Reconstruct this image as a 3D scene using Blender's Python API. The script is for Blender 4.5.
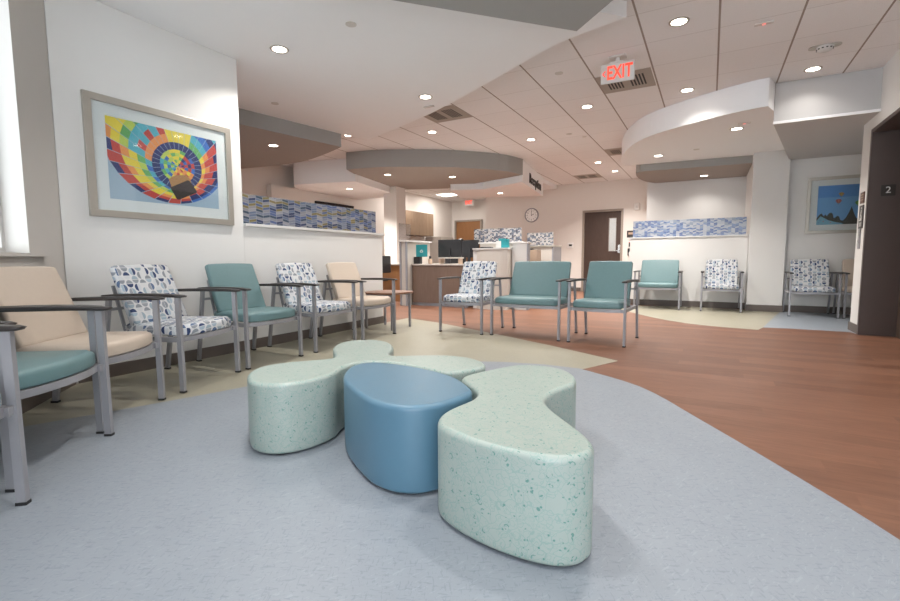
import bpy, bmesh, math, random
from mathutils import Vector, Matrix
random.seed(4)
for o in list(bpy.data.objects): bpy.data.objects.remove(o)
C = bpy.context.scene.collection
PI = math.pi
# ------------------------------------------------------------------ camera
F, YAW, PIT, RO, HC = 463.06, math.radians(29.27), math.radians(5.09), math.radians(-.302), .90
fw = Vector((-math.sin(YAW)*math.cos(PIT), math.cos(YAW)*math.cos(PIT), -math.sin(PIT)))
r0 = Vector((math.cos(YAW), math.sin(YAW), 0)); u0 = r0.cross(fw)
rt = math.cos(RO)*r0 + math.sin(RO)*u0; up = -math.sin(RO)*r0 + math.cos(RO)*u0
cam = bpy.data.objects.new('camera', bpy.data.cameras.new('camera')); C.objects.link(cam)
cam.matrix_world = Matrix(((rt.x, up.x, -fw.x, 0), (rt.y, up.y, -fw.y, 0), (rt.z, up.z, -fw.z, HC), (0, 0, 0, 1)))
cam.data.sensor_width = 36; cam.data.lens = F*36/900; cam.data.clip_start = .02; cam.data.clip_end = 200
bpy.context.scene.camera = cam
# ------------------------------------------------------------------ light and exposure
sc = bpy.context.scene
w = bpy.data.worlds.new('daylight'); sc.world = w; w.use_nodes = True
bg = w.node_tree.nodes['Background']; bg.inputs[0].default_value = (.88, .94, 1, 1); bg.inputs[1].default_value = 5.2
sc.view_settings.view_transform = 'Standard'; sc.view_settings.look = 'None'
sc.view_settings.gamma = 1; sc.view_settings.use_curve_mapping = False; sc.view_settings.exposure = 0.72
LAMP_W = 9.2          # watts of each recessed downlight
WARM = (1, .955, .905)

# ------------------------------------------------------------------ node helper
class N:
    def __init__(s, name):
        s.m = bpy.data.materials.new(name); s.m.use_nodes = True
        s.t = s.m.node_tree; s.b = s.t.nodes['Principled BSDF']
    def n(s, kind, **kw):
        x = s.t.nodes.new(kind)
        for k, v in kw.items(): setattr(x, k, v)
        return x
    def put(s, sock, v):
        if isinstance(v, bpy.types.NodeSocket): s.t.links.new(v, sock)
        elif isinstance(v, (tuple, list)): sock.default_value = tuple(v) if len(v) != 3 or sock.type != 'RGBA' else (*v, 1)
        else: sock.default_value = v
    def math(s, op, a, b=0, c=0):
        x = s.n('ShaderNodeMath', operation=op); s.put(x.inputs[0], a); s.put(x.inputs[1], b); s.put(x.inputs[2], c); return x.outputs[0]
    def obj(s):
        x = s.n('ShaderNodeTexCoord'); p = s.n('ShaderNodeSeparateXYZ'); s.t.links.new(x.outputs['Object'], p.inputs[0])
        return x.outputs['Object'], p.outputs[0], p.outputs[1], p.outputs[2]
    def vec(s, a, b, c=0):
        x = s.n('ShaderNodeCombineXYZ'); s.put(x.inputs[0], a); s.put(x.inputs[1], b); s.put(x.inputs[2], c); return x.outputs[0]
    def scale(s, v, k):
        x = s.n('ShaderNodeVectorMath', operation='MULTIPLY'); s.put(x.inputs[0], v); s.put(x.inputs[1], k if isinstance(k, tuple) else (k, k, k)); return x.outputs[0]
    def noise(s, v, sc, detail=2, rough=.5, dist=0):
        x = s.n('ShaderNodeTexNoise'); s.put(x.inputs['Vector'], v); x.inputs['Scale'].default_value = sc
        x.inputs['Detail'].default_value = detail; x.inputs['Roughness'].default_value = rough; x.inputs['Distortion'].default_value = dist
        return x.outputs[0]
    def white(s, v):
        x = s.n('ShaderNodeTexWhiteNoise'); s.put(x.inputs['Vector'], v); return x.outputs['Value']
    def ramp(s, f, stops, mode='LINEAR'):
        x = s.n('ShaderNodeValToRGB'); x.color_ramp.interpolation = mode; e = x.color_ramp.elements
        while len(e) < len(stops): e.new(.5)
        for q, (p, c) in zip(e, stops): q.position = p; q.color = (*c, 1)
        s.put(x.inputs[0], f); return x.outputs[0]
    def mix(s, f, a, b, mode='MIX'):
        x = s.n('ShaderNodeMix', data_type='RGBA', blend_type=mode); s.put(x.inputs[0], f); s.put(x.inputs[6], a); s.put(x.inputs[7], b); return x.outputs[2]
    def vor(s, v, sc, feature='F1', out='Distance', rnd=1):
        x = s.n('ShaderNodeTexVoronoi', feature=feature); s.put(x.inputs['Vector'], v); x.inputs['Scale'].default_value = sc
        x.inputs['Randomness'].default_value = rnd; return x.outputs[out]
    def bump(s, h, strength=.2, dist=.01):
        x = s.n('ShaderNodeBump'); s.put(x.inputs['Height'], h); x.inputs['Strength'].default_value = strength
        x.inputs['Distance'].default_value = dist; s.t.links.new(x.outputs[0], s.b.inputs['Normal'])
    def done(s, col=None, rough=.5, metal=0, spec=.5):
        if col is not None: s.put(s.b.inputs['Base Color'], col)
        s.put(s.b.inputs['Roughness'], rough); s.b.inputs['Metallic'].default_value = metal
        s.b.inputs['Specular IOR Level'].default_value = spec
        return s.m

def plain(name, c, rough=.5, metal=0, spec=.5, var=.04, scale=9, bump=0, bscale=300):
    n = N(name); o, x, y, z = n.obj()
    f = n.noise(o, scale, 2)
    col = n.mix(f, tuple(max(0, v*(1-var)) for v in c), tuple(v*(1+var) for v in c))
    if bump: n.bump(n.noise(o, bscale, 1), bump, .002)
    return n.done(col, rough, metal, spec)

M = {}
M['wall'] = plain('wall_paint', (.70, .69, .67), .85, var=.01, bump=.08)
M['wall_far'] = plain('far_wall_paint', (.72, .68, .64), .85, var=.01)
M['wall_taupe'] = plain('taupe_wall_paint', (.56, .535, .505), .85, var=.01, bump=.08)
M['soffit_white'] = plain('white_soffit_paint', (.84, .84, .845), .9, var=.008)
M['soffit_grey'] = plain('grey_soffit_paint', (.34, .335, .32), .85, var=.01)
M['soffit_grey_warmlit'] = plain('warmlit_grey_soffit_paint', (.33, .295, .265), .85, var=.01)  # grey canopy undersides, warm lamp light put into the colour as brown
M['base'] = plain('brown_baseboard', (.12, .098, .085), .5, var=.05)
M['metal'] = plain('silver_powder_coat', (.30, .30, .32), .42, .35, var=.03)
M['black'] = plain('black_urethane', (.022, .018, .017), .38, var=.1)
M['blackplastic'] = plain('black_plastic', (.015, .015, .017), .45)
M['screen'] = plain('dark_screen', (.010, .010, .013), .18)
M['teal'] = plain('teal_vinyl', (.112, .195, .205), .42, var=.05, scale=40, bump=.12)
M['beige'] = plain('beige_vinyl', (.50, .42, .345), .45, var=.03, scale=40, bump=.12)
M['blue_vinyl'] = plain('blue_vinyl', (.078, .165, .235), .36, var=.03, scale=30, bump=.15)
M['white'] = plain('white_laminate', (.60, .59, .575), .5, var=.01)
M['offwhite'] = plain('light_laminate', (.52, .48, .435), .5, var=.01)
M['nickel'] = plain('brushed_nickel', (.46, .43, .38), .38, .55, var=.05)
M['mat'] = plain('picture_mat', (.72, .72, .72), .9, var=.004)
M['chrome'] = plain('chrome', (.7, .7, .7), .2, .9)
M['doorframe'] = plain('taupe_door_frame', (.30, .255, .215), .55, var=.02)
M['elev'] = plain('dark_bronze_panel', (.085, .062, .056), .45, .15, var=.04)
M['elevdoor'] = plain('bronze_elevator_door', (.14, .105, .08), .4, .3, var=.04)
M['red'] = plain('red_plastic', (.6, .03, .02), .4)
M['tealprint'] = plain('teal_printed_card', (.015, .26, .29), .5)
M['tan'] = plain('tan_laminate', (.42, .31, .23), .5)
M['plaque'] = plain('dark_sign_plastic', (.03, .024, .02), .4)
M['whiteink'] = plain('white_lettering', (.75, .74, .72), .5)
M['darkink'] = plain('black_lettering', (.012, .012, .012), .5)
M['ceilwhite'] = plain('white_ceiling_fitting', (.6, .57, .54), .5)
M['greygap'] = plain('vent_dark_gap', (.03, .03, .03), .8)

def emit(name, c, k):
    n = N(name); n.done((.8, .8, .8), .4); n.b.inputs['Emission Color'].default_value = (*c, 1); n.b.inputs['Emission Strength'].default_value = k; return n.m
M['lens'] = emit('lit_lamp_lens', (1, .9, .78), 9)
M['troffer'] = emit('lit_panel_lens', (1, .93, .84), 5)
M['exitred'] = emit('lit_red_lettering', (1, .09, .04), .62); M['exitred'].node_tree.nodes['Principled BSDF'].inputs['Base Color'].default_value = (.75, .05, .03, 1)
M['redled'] = emit('red_indicator', (1, .05, .03), 1.5)

def m_glass(name, tint=(1, 1, 1), gloss=.06):
    n = N(name); t = n.t; out = [x for x in t.nodes if x.type == 'OUTPUT_MATERIAL'][0]
    tr = n.n('ShaderNodeBsdfTransparent'); tr.inputs[0].default_value = (*tint, 1)
    gl = n.n('ShaderNodeBsdfGlossy'); gl.inputs['Roughness'].default_value = .04
    fr = n.n('ShaderNodeLayerWeight'); fr.inputs[0].default_value = .25
    k = n.math('ADD', n.math('MULTIPLY', fr.outputs['Facing'], .12), gloss)
    mx = n.n('ShaderNodeMixShader'); n.put(mx.inputs[0], k); t.links.new(tr.outputs[0], mx.inputs[1]); t.links.new(gl.outputs[0], mx.inputs[2])
    t.links.new(mx.outputs[0], out.inputs[0]); return n.m
M['glass'] = m_glass('clear_glass', (.95, .97, .97), .03)
M['smoke'] = m_glass('grey_glass', (.78, .78, .79), .08)

def m_tiles():
    n = N('ceiling_tiles'); o, x, y, z = n.obj(); T = .61
    def dist(v, o0):   # distance (m) to the nearest grid line
        f = n.math('FRACT', n.math('ADD', n.math('DIVIDE', n.math('SUBTRACT', v, o0), T), 100.5))
        return n.math('MULTIPLY', n.math('ABSOLUTE', n.math('SUBTRACT', f, .5)), T)
    dx, dy = dist(x, -.620), dist(y, 4.3466)
    ix = n.math('FLOOR', n.math('DIVIDE', n.math('SUBTRACT', x, -.620), T)); iy = n.math('FLOOR', n.math('DIVIDE', n.math('SUBTRACT', y, 4.3466), T))
    tone = n.white(n.vec(ix, iy))
    base = n.ramp(tone, [(0, (.785, .77, .77)), (1, (.815, .80, .80))])
    sp = n.noise(o, 260, 2, .7)
    base = n.mix(n.math('MULTIPLY', n.math('GREATER_THAN', sp, .62), .25), base, (.44, .40, .37))
    main = n.math('LESS_THAN', dx, .0085); thin = n.math('LESS_THAN', dy, .0035)
    col = n.mix(n.math('MULTIPLY', thin, .45), base, (.33, .29, .26)); col = n.mix(main, col, (.32, .27, .24))
    n.bump(n.math('MULTIPLY', n.math('MINIMUM', n.math('MULTIPLY', dx, .7), dy), -1), .1, .002)
    return n.done(col, .92, 0, .2)
M['tiles'] = m_tiles()

def m_vinylfloor(name, a, b, dark, rough=.38):
    n = N(name); o, x, y, z = n.obj()
    d = n.noise(o, 6, 2); col = n.mix(d, a, b)
    def chips(sc, ang, off):
        c, s = math.cos(ang), math.sin(ang)
        u = n.math('ADD', n.math('MULTIPLY', x, c), n.math('MULTIPLY', y, s)); v = n.math('SUBTRACT', n.math('MULTIPLY', y, c), n.math('MULTIPLY', x, s))
        f = n.noise(n.vec(n.math('MULTIPLY', u, .22), v, off), sc, 3, .6, .6)
        return f
    f = n.math('MULTIPLY', n.math('GREATER_THAN', chips(120, .5, 1), .60), .5); col = n.mix(f, col, dark)
    f = n.math('MULTIPLY', n.math('GREATER_THAN', chips(130, 2.1, 4), .61), .45); col = n.mix(f, col, dark)
    f = n.math('MULTIPLY', n.math('GREATER_THAN', chips(110, 1.2, 7), .62), .4); col = n.mix(f, col, tuple(min(1, v*1.22) for v in b))
    return n.done(col, rough, 0, .45)
M['floor_blue'] = m_vinylfloor('blue_sheet_vinyl', (.222, .25, .283), (.248, .276, .31), (.155, .185, .22))
M['floor_green'] = m_vinylfloor('sage_sheet_vinyl', (.265, .248, .19), (.30, .283, .222), (.33, .31, .215))

def m_wood(name, dark, light, plank=.15, length=1.2, rough=.42, axis='X', seam=.6):
    n = N(name); o, x, y, z = n.obj()
    a, b = {'X': (x, y), 'Z': (z, n.math('ADD', x, y))}[axis]
    row = n.math('FLOOR', n.math('DIVIDE', b, plank)); off = n.math('MULTIPLY', n.white(n.vec(row, 3)), length)
    colm = n.math('FLOOR', n.math('DIVIDE', n.math('ADD', a, off), length))
    tone = n.white(n.vec(row, colm))
    g = n.noise(n.vec(n.math('MULTIPLY', a, .09), b, n.math('MULTIPLY', tone, 5)), 60, 6, .65, .4)
    g2 = n.noise(n.vec(n.math('MULTIPLY', a, .25), b, 2), 14, 3)
    f = n.math('ADD', n.math('MULTIPLY', g, .55), n.math('ADD', n.math('MULTIPLY', tone, .22), n.math('MULTIPLY', g2, .25)))
    col = n.ramp(f, [(.25, dark), (.75, light)])
    fb = n.math('FRACT', n.math('DIVIDE', b, plank)); edge = n.math('LESS_THAN', fb, .012)
    col = n.mix(n.math('MULTIPLY', edge, seam), col, tuple(v*.55 for v in dark))
    return n.done(col, rough, 0, .3)
M['floor_wood'] = m_wood('wood_plank_floor', (.105, .046, .027), (.225, .108, .066))
M['deskwood'] = m_wood('desk_wood_laminate', (.125, .082, .062), (.20, .138, .105), .4, 2.4, .45, 'Z', 0)
M['cabwood'] = m_wood('cabinet_wood_laminate', (.19, .13, .085), (.29, .205, .14), .3, 2.4, .45, 'Z', 0)
M['doorwood'] = m_wood('brown_door_veneer', (.25, .115, .045), (.34, .165, .07), .9, 3, .4, 'Z', 0)
M['darkdoor'] = m_wood('dark_door_veneer', (.05, .032, .026), (.085, .056, .045), .9, 3, .4, 'Z', 0)
M['tablewood'] = m_wood('table_wood_laminate', (.16, .08, .05), (.27, .15, .10), .5, 2, .35, 'X', 0)

def m_print(name, top):
    """Upholstery print: rows of half discs turned four ways, navy, blue and grey on off-white."""
    n = N(name); o, x, y, z = n.obj(); S = .058
    tc = n.n('ShaderNodeTexCoord'); nx = n.n('ShaderNodeSeparateXYZ'); n.t.links.new(tc.outputs['Normal'], nx.inputs[0])
    side = n.math('GREATER_THAN', n.math('ABSOLUTE', nx.outputs[0]), .7); front = n.math('SUBTRACT', 1, side)
    ux = n.math('ADD', n.math('MULTIPLY', x, front), n.math('MULTIPLY', y, side))
    vt = n.math('ADD', z, n.math('MULTIPLY', y, front)) if top else n.math('MULTIPLY', z, 1.07)
    u = n.math('DIVIDE', n.math('ADD', ux, 5.013), S)
    v = n.math('DIVIDE', n.math('ADD', vt, 5.0), S*1.05)
    col_i = n.math('FLOOR', u); v = n.math('ADD', v, n.math('MULTIPLY', n.math('MODULO', col_i, 2), .5)); row_i = n.math('FLOOR', v)
    fu = n.math('SUBTRACT', n.math('FRACT', u), .5); fv = n.math('SUBTRACT', n.math('FRACT', v), .5)
    rr = n.math('SQRT', n.math('ADD', n.math('MULTIPLY', fu, fu), n.math('MULTIPLY', fv, fv)))
    k1 = n.white(n.vec(col_i, row_i, 1)); k2 = n.white(n.vec(col_i, row_i, 7)); k3 = n.white(n.vec(col_i, row_i, 13))
    horiz = n.math('GREATER_THAN', k1, .5); sign = n.math('SUBTRACT', n.math('MULTIPLY', n.math('GREATER_THAN', k3, .5), 2), 1)
    w_ = n.math('ADD', n.math('MULTIPLY', horiz, fv), n.math('MULTIPLY', n.math('SUBTRACT', 1, horiz), fu))
    half = n.math('GREATER_THAN', n.math('MULTIPLY', w_, sign), 0.0)
    disc = n.math('LESS_THAN', rr, .46)
    pa = n.ramp(k2, [(0, (.025, .045, .12)), (.24, (.085, .13, .23)), (.42, (.21, .23, .26)), (.70, (.27, .34, .39))], 'CONSTANT')
    pb = n.ramp(n.white(n.vec(row_i, col_i, 21)), [(0, (.50, .52, .54)), (.3, (.25, .27, .30)), (.6, (.55, .56, .57)), (.8, (.31, .39, .46))], 'CONSTANT')
    c = n.mix(half, pb, pa); c = n.mix(disc, (.56, .565, .57), c)
    line = n.math('LESS_THAN', n.math('ABSOLUTE', w_), .03)
    c = n.mix(n.math('MULTIPLY', line, disc), c, (.53, .54, .55))
    n.bump(n.noise(o, 500, 1), .15, .002)
    return n.done(c, .6, 0, .3)
M['print_seat'] = m_print('half_disc_print_seat', True)
M['print_back'] = m_print('half_disc_print_back', False)

def m_doodle():
    """Mint vinyl covered with fine dark-green line drawings of overlapping rounded shapes."""
    n = N('mint_doodle_vinyl'); o, x, y, z = n.obj()
    warp = n.n('ShaderNodeTexNoise'); n.put(warp.inputs['Vector'], o); warp.inputs['Scale'].default_value = 14
    wv = n.n('ShaderNodeVectorMath', operation='MULTIPLY_ADD'); n.put(wv.inputs[0], warp.outputs['Color']); n.put(wv.inputs[1], (.06, .06, .06)); n.put(wv.inputs[2], o); p = wv.outputs[0]
    base = n.mix(n.noise(o, 12, 2), (.275, .325, .30), (.315, .36, .33))
    l1 = n.math('LESS_THAN', n.vor(p, 25, 'DISTANCE_TO_EDGE'), .020)
    l2 = n.math('LESS_THAN', n.math('ABSOLUTE', n.math('SUBTRACT', n.vor(p, 31), .36)), .022)
    l3 = n.math('LESS_THAN', n.math('ABSOLUTE', n.math('SUBTRACT', n.vor(p, 22), .26)), .015)
    l4 = n.math('LESS_THAN', n.math('ABSOLUTE', n.math('SUBTRACT', n.vor(p, 55), .30)), .04)
    ln = n.math('MAXIMUM', n.math('MAXIMUM', l1, l2), n.math('MAXIMUM', l3, n.math('MULTIPLY', l4, .7)))
    c = n.mix(n.math('MULTIPLY', ln, .5), base, (.15, .29, .26))
    pick = n.math('GREATER_THAN', n.noise(o, 30, 1), .53)
    dots = n.math('MULTIPLY', n.math('LESS_THAN', n.vor(o, 48), .17), pick)
    arcs = n.math('MULTIPLY', n.math('LESS_THAN', n.math('ABSOLUTE', n.math('SUBTRACT', n.vor(o, 33), .27)), .05), n.math('GREATER_THAN', n.noise(o, 44, 1), .60))
    c = n.mix(n.math('MULTIPLY', n.math('MAXIMUM', dots, arcs), .8), c, (.055, .19, .165))
    return n.done(c, .38, 0, .45)
M['doodle'] = m_doodle()

def m_mosaic(name, axis, pal, S=.055, H=.024):
    n = N(name); o, x, y, z = n.obj(); a = x if axis == 'X' else y
    u = n.math('DIVIDE', n.math('ADD', a, 30), S); ci = n.math('FLOOR', u); fu = n.math('FRACT', u); par = n.math('MODULO', ci, 2)
    sh = n.math('ADD', n.math('MULTIPLY', par, fu), n.math('MULTIPLY', n.math('SUBTRACT', 1, par), n.math('SUBTRACT', 1, fu)))
    v = n.math('ADD', n.math('DIVIDE', z, H), n.math('MULTIPLY', sh, .55)); vi = n.math('FLOOR', v); fv = n.math('FRACT', v)
    k = n.white(n.vec(ci, vi, 5)); st = [(i/len(pal), c) for i, c in enumerate(pal)]
    c = n.ramp(k, st, 'CONSTANT')
    g = n.math('MAXIMUM', n.math('LESS_THAN', fu, .05), n.math('LESS_THAN', fv, .16)); c = n.mix(n.math('MULTIPLY', g, .6), c, (.38, .37, .38))
    return n.done(c, .3, 0, .5)
M['mosaic_left'] = m_mosaic('blue_gold_mosaic', 'Y', [(.02, .035, .09), (.20, .20, .22), (.06, .09, .20), (.16, .13, .05), (.24, .24, .26), (.03, .055, .09), (.10, .13, .20), (.15, .17, .22)], .085, .027)
M['mosaic_far'] = m_mosaic('blue_white_mosaic', 'X', [(.08, .13, .28), (.36, .38, .43), (.15, .22, .38), (.40, .42, .46), (.22, .27, .34), (.11, .16, .30), (.33, .37, .44)], .055, .026)
M['mosaic_desk'] = m_mosaic('grey_blue_mosaic', 'X', [(.025, .03, .05), (.34, .33, .33), (.05, .07, .11), (.38, .36, .34), (.09, .10, .13), (.30, .27, .25)], .04, .024)

# ------------------------------------------------------------------ mesh helpers
def link(name, bm, mat, parent=None, smooth=False):
    me = bpy.data.meshes.new(name); bmesh.ops.recalc_face_normals(bm, faces=bm.faces); bm.to_mesh(me); bm.free()
    if smooth:
        for p in me.polygons: p.use_smooth = True
    for m in (mat if isinstance(mat, list) else [mat]): me.materials.append(m)
    o = bpy.data.objects.new(name, me); C.objects.link(o); o.parent = parent; return o
def box(bm, x0, x1, y0, y1, z0, z1, bev=0):
    v = [bm.verts.new((x, y, z)) for x in (x0, x1) for y in (y0, y1) for z in (z0, z1)]
    fs = [bm.faces.new([v[i] for i in f]) for f in ((0, 1, 3, 2), (4, 6, 7, 5), (0, 4, 5, 1), (2, 3, 7, 6), (0, 2, 6, 4), (1, 5, 7, 3))]
    if bev:
        es = {e for f in fs for e in f.edges}; bmesh.ops.bevel(bm, geom=list(es), offset=bev, segments=2, profile=.6, affect='EDGES')
    return bm
def B(*a, **k): return box(bmesh.new(), *a, **k)
def prism(poly, z0, z1, bm=None):
    bm = bm or bmesh.new(); n = len(poly)
    a = [bm.verts.new((x, y, z0)) for x, y in poly]; b = [bm.verts.new((x, y, z1)) for x, y in poly]
    bm.faces.new(a[::-1]); bm.faces.new(b)
    for i in range(n): bm.faces.new((a[i], a[(i+1) % n], b[(i+1) % n], b[i]))
    return bm
def area(p): return sum(p[i][0]*p[(i+1) % len(p)][1]-p[(i+1) % len(p)][0]*p[i][1] for i in range(len(p)))/2
def catmull(pts, k=4, closed=True):
    out = []; n = len(pts)
    for i in range(n if closed else n-1):
        g = (lambda j: pts[j % n]) if closed else (lambda j: pts[min(max(j, 0), n-1)])
        p0, p1, p2, p3 = g(i-1), g(i), g(i+1), g(i+2)
        for s in range(k):
            t = s/k
            out.append(tuple(.5*(2*p1[c]+(p2[c]-p0[c])*t+(2*p0[c]-5*p1[c]+4*p2[c]-p3[c])*t*t+(3*p1[c]-p0[c]-3*p2[c]+p3[c])*t**3) for c in (0, 1)))
    if not closed: out.append(tuple(pts[-1]))
    return out
def smooth_loop(p, it=2, k=.5):
    for _ in range(it): p = [tuple((1-k)*p[i][c]+k*.5*(p[i-1][c]+p[(i+1) % len(p)][c]) for c in (0, 1)) for i in range(len(p))]
    return p
def inset(p, d):
    s = 1 if area(p) > 0 else -1; out = []; n = len(p)
    for i in range(n):
        a = Vector(p[i-1]); b = Vector(p[i]); c = Vector(p[(i+1) % n]); t1 = (b-a).normalized(); t2 = (c-b).normalized(); t = (t1+t2)
        if t.length < 1e-6: t = t1
        t.normalize(); nn = Vector((-t.y, t.x))*s; cosv = max(.35, nn.dot(Vector((-t1.y, t1.x))*s)); q = b+nn*d/cosv; out.append((q.x, q.y))
    return out
def rprism(poly, z0, z1, r, bm=None, seg=4, rb=None, xf=None):
    """Prism with rounded top and bottom rims."""
    bm = bm or bmesh.new(); rb = r if rb is None else rb; rings = []
    for i in range(seg+1):
        a = PI/2*i/seg; rings.append((inset(poly, rb*(1-math.sin(a))), z0+rb*(1-math.cos(a))))
    for i in range(seg+1):
        a = PI/2*i/seg; rings.append((inset(poly, r*(1-math.cos(a))), z1-r+r*math.sin(a)))
    vs = [[bm.verts.new(xf(x, y, z) if xf else (x, y, z)) for x, y in q] for q, z in rings]; n = len(poly)
    for a, b in zip(vs, vs[1:]):
        for i in range(n):
            f = bm.faces.new((a[i], a[(i+1) % n], b[(i+1) % n], b[i])); f.smooth = True
    bm.faces.new(vs[0][::-1]).smooth = True; f = bm.faces.new(vs[-1]); f.smooth = True
    return bm
def rrect(x0, x1, y0, y1, r, k=4):
    out = []
    for cx, cy, a0 in ((x1-r, y1-r, 0), (x0+r, y1-r, PI/2), (x0+r, y0+r, PI), (x1-r, y0+r, 1.5*PI)):
        for i in range(k+1): a = a0+PI/2*i/k; out.append((cx+r*math.cos(a), cy+r*math.sin(a)))
    return out
def disc(cx, cy, r, n=24): return [(cx+r*math.cos(2*PI*i/n), cy+r*math.sin(2*PI*i/n)) for i in range(n)]
def bar(bm, p, q, w, d, side=Vector((1, 0, 0))):
    """Rectangular tube from p to q: w along `side`, d across."""
    p, q = Vector(p), Vector(q); ax = (q-p).normalized(); s = (side-ax*side.dot(ax)).normalized(); t = ax.cross(s)
    vs = [[bm.verts.new(c+s*i*w/2+t*j*d/2) for i, j in ((-1, -1), (1, -1), (1, 1), (-1, 1))] for c in (p, q)]
    bm.faces.new(vs[0][::-1]); bm.faces.new(vs[1]); fs = []
    for i in range(4): fs.append(bm.faces.new((vs[0][i], vs[0][(i+1) % 4], vs[1][(i+1) % 4], vs[1][i])))
    return bm
def tag(o, label, cat, group=None):
    o['label'] = label; o['category'] = cat
    if group: o['group'] = group
    return o
def thing(name, label, cat, loc=(0, 0, 0), rz=0, group=None, mtx=None):
    o = bpy.data.objects.new(name, None); C.objects.link(o); o.empty_display_size = .1
    if mtx: o.matrix_world = mtx
    else: o.location = loc; o.rotation_euler = (0, 0, rz)
    return tag(o, label, cat, group)
def struct(name, bm, mat, parent=None, smooth=False):
    o = link(name, bm, mat, parent, smooth)
    if not parent: o['kind'] = 'structure'
    return o
def face(origin, right, upv=(0, 0, 1)):
    r_ = Vector(right).normalized(); u_ = Vector(upv).normalized(); n_ = r_.cross(u_)
    return Matrix(((r_.x, u_.x, n_.x, origin[0]), (r_.y, u_.y, n_.y, origin[1]), (r_.z, u_.z, n_.z, origin[2]), (0, 0, 0, 1)))
def text(name, s, size, mat, parent, x, y, z, ext=.002, align='CENTER', sx=1, bold=0):
    cu = bpy.data.curves.new(name, 'FONT'); cu.body = s; cu.size = size; cu.extrude = ext; cu.align_x = align; cu.align_y = 'CENTER'; cu.offset = bold
    t = bpy.data.objects.new('tmp', cu); C.objects.link(t); dg = bpy.context.evaluated_depsgraph_get()
    me = bpy.data.meshes.new_from_object(t.evaluated_get(dg)); bpy.data.objects.remove(t)
    for v in me.vertices: v.co.x *= sx; v.co += Vector((x, y, z))
    me.materials.clear(); me.materials.append(mat)
    o = bpy.data.objects.new(name, me); C.objects.link(o); o.parent = parent; return o
ZC, ZS, ZG = 2.944, 2.82, 2.625     # tile ceiling, white soffit, grey canopies

# ================================================================== SETTING
struct('floor', B(-12, 4, -3, 16, -.1, 0), M['floor_wood'])
green = [(-.674, 4.222), (-1.448, 4.679), (-2.0, 4.97), (-2.49, 5.21), (-3.311, 5.613), (-4.03, 5.85), (-4.03, 1.57), (-3.50, 1.07), (-3.0, .6), (-2.4, .6), (-2.4, 2), (-1.9, 3.5), (-.9, 3.70)]
struct('floor_sage_inlay', prism(green, 0, .0015), M['floor_green'])
bl = catmull([(-.90, 3.77), (-.396, 3.427), (-.015, 2.871), (.354, 2.28), (.561, 1.918), (.75, 1.5), (1.0, .6), (1.1, -.8), (1.1, -2.9)], 4, False)
bl += [(-3.5, -2.9), (-3.5, .2)] + catmull([(-3.3, .8), (-3.19, 1.12), (-3.05, 1.5), (-2.93, 1.85), (-2.75, 2.4), (-2.35, 3.1), (-1.75, 3.62), (-1.2, 3.78)], 4, False)
struct('floor_blue_inlay', prism([p for p in bl if True], 0, .003), M['floor_blue'])
fg = catmull([(-1.75, 9.3), (-1.144, 8.235), (-.617, 7.476), (-.087, 7.04), (.554, 6.873)], 4, False) + [(.629, 7.15), (1.04, 9.3), (-.2, 9.6)]
struct('floor_far_sage_inlay', prism(fg, 0, .0015), M['floor_green'])
struct('floor_alcove_inlay', prism([(.629, 7.15), (1.02, 7.19), (1.5, 7.17), (1.53, 7.05), (3.2, 7.3), (3.2, 9.42), (1.05, 9.42)], 0, .0015), M['floor_blue'])
struct('ceiling', B(-12, 4, -3, 16, ZC, ZC+.1), M['tiles'])
# white plaster soffit over the seating wall
wh = catmull([(-.66, 4.09), (-1.245, 4.254), (-2.008, 4.685), (-3.294, 5.39), (-4.87, 6.03)], 3, False) + [(-5.02, 5.56), (-5.28, 3.99), (-5.36, 2.9), (-4.17, 2.9), (-4.17, 1.62), (-1.25, -1.1), (.3, -1.1), (-.86, 3.86)]
struct('ceiling_soffit_white', prism(wh, ZS, ZC-.001), M['soffit_white'])
struct('ceiling_canopy_overhead', prism([(-.955, 3.70), (-1.9, 2.68), (-2.75, 1.7), (-1.7, .2), (.5, 2.3), (-.3, 3.07)], ZG, ZS-.001), M['soffit_grey'])
def canopy(name, side, under, poly, z0, z1):
    bm = prism(poly, z0, z1)
    for f in bm.faces: f.material_index = 1 if f.normal.z < -.9 or (f.calc_center_median().z < z0+1e-4) else 0
    return struct(name, bm, [side, under])
gl = [(-5.36, 3.05), (-5.28, 3.99), (-5.01, 5.55)] + catmull([(-5.02, 5.56), (-5.74, 5.84), (-6.39, 6.01), (-7.13, 5.98), (-7.9, 5.86), (-8.15, 5.8)], 3, False)[1:] + [(-8.15, 3.05)]
canopy('ceiling_canopy_left', M['soffit_grey'], M['soffit_grey_warmlit'], gl, ZG, ZC-.001)
rc = catmull([(-6.15, 6.94), (-5.6, 7.05), (-5.12, 7.26), (-4.32, 7.79), (-3.66, 8.55), (-3.44, 9.23)], 4, False) + [(-4.54, 9.62), (-5.7, 10.02), (-6.3, 9.82), (-6.86, 9.55), (-6.86, 9.1), (-6.5, 7.75)]
canopy('ceiling_canopy_reception', M['soffit_grey'], M['soffit_grey_warmlit'], rc, ZG, ZC-.001)
struct('ceiling_soffit_sign', prism([(-3.46, 9.26), (-3.775, 11.6), (-5.75, 10.85), (-5.3, 9.5), (-4.6, 9.78)], 2.49, ZC-.002), M['soffit_white'])
struct('ceiling_soffit_back', B(-5.9, -3.82, 11.62, 12.94, 2.84, ZC-.002), M['soffit_white'])
struct('ceiling_soffit_far_left', prism([(-7.7, 7.05), (-6.33, 7.4), (-6.66, 8.95), (-6.95, 9.6), (-8.14, 9.7), (-8.14, 7.5)], 2.48, ZC-.002), M['soffit_white'])
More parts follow.
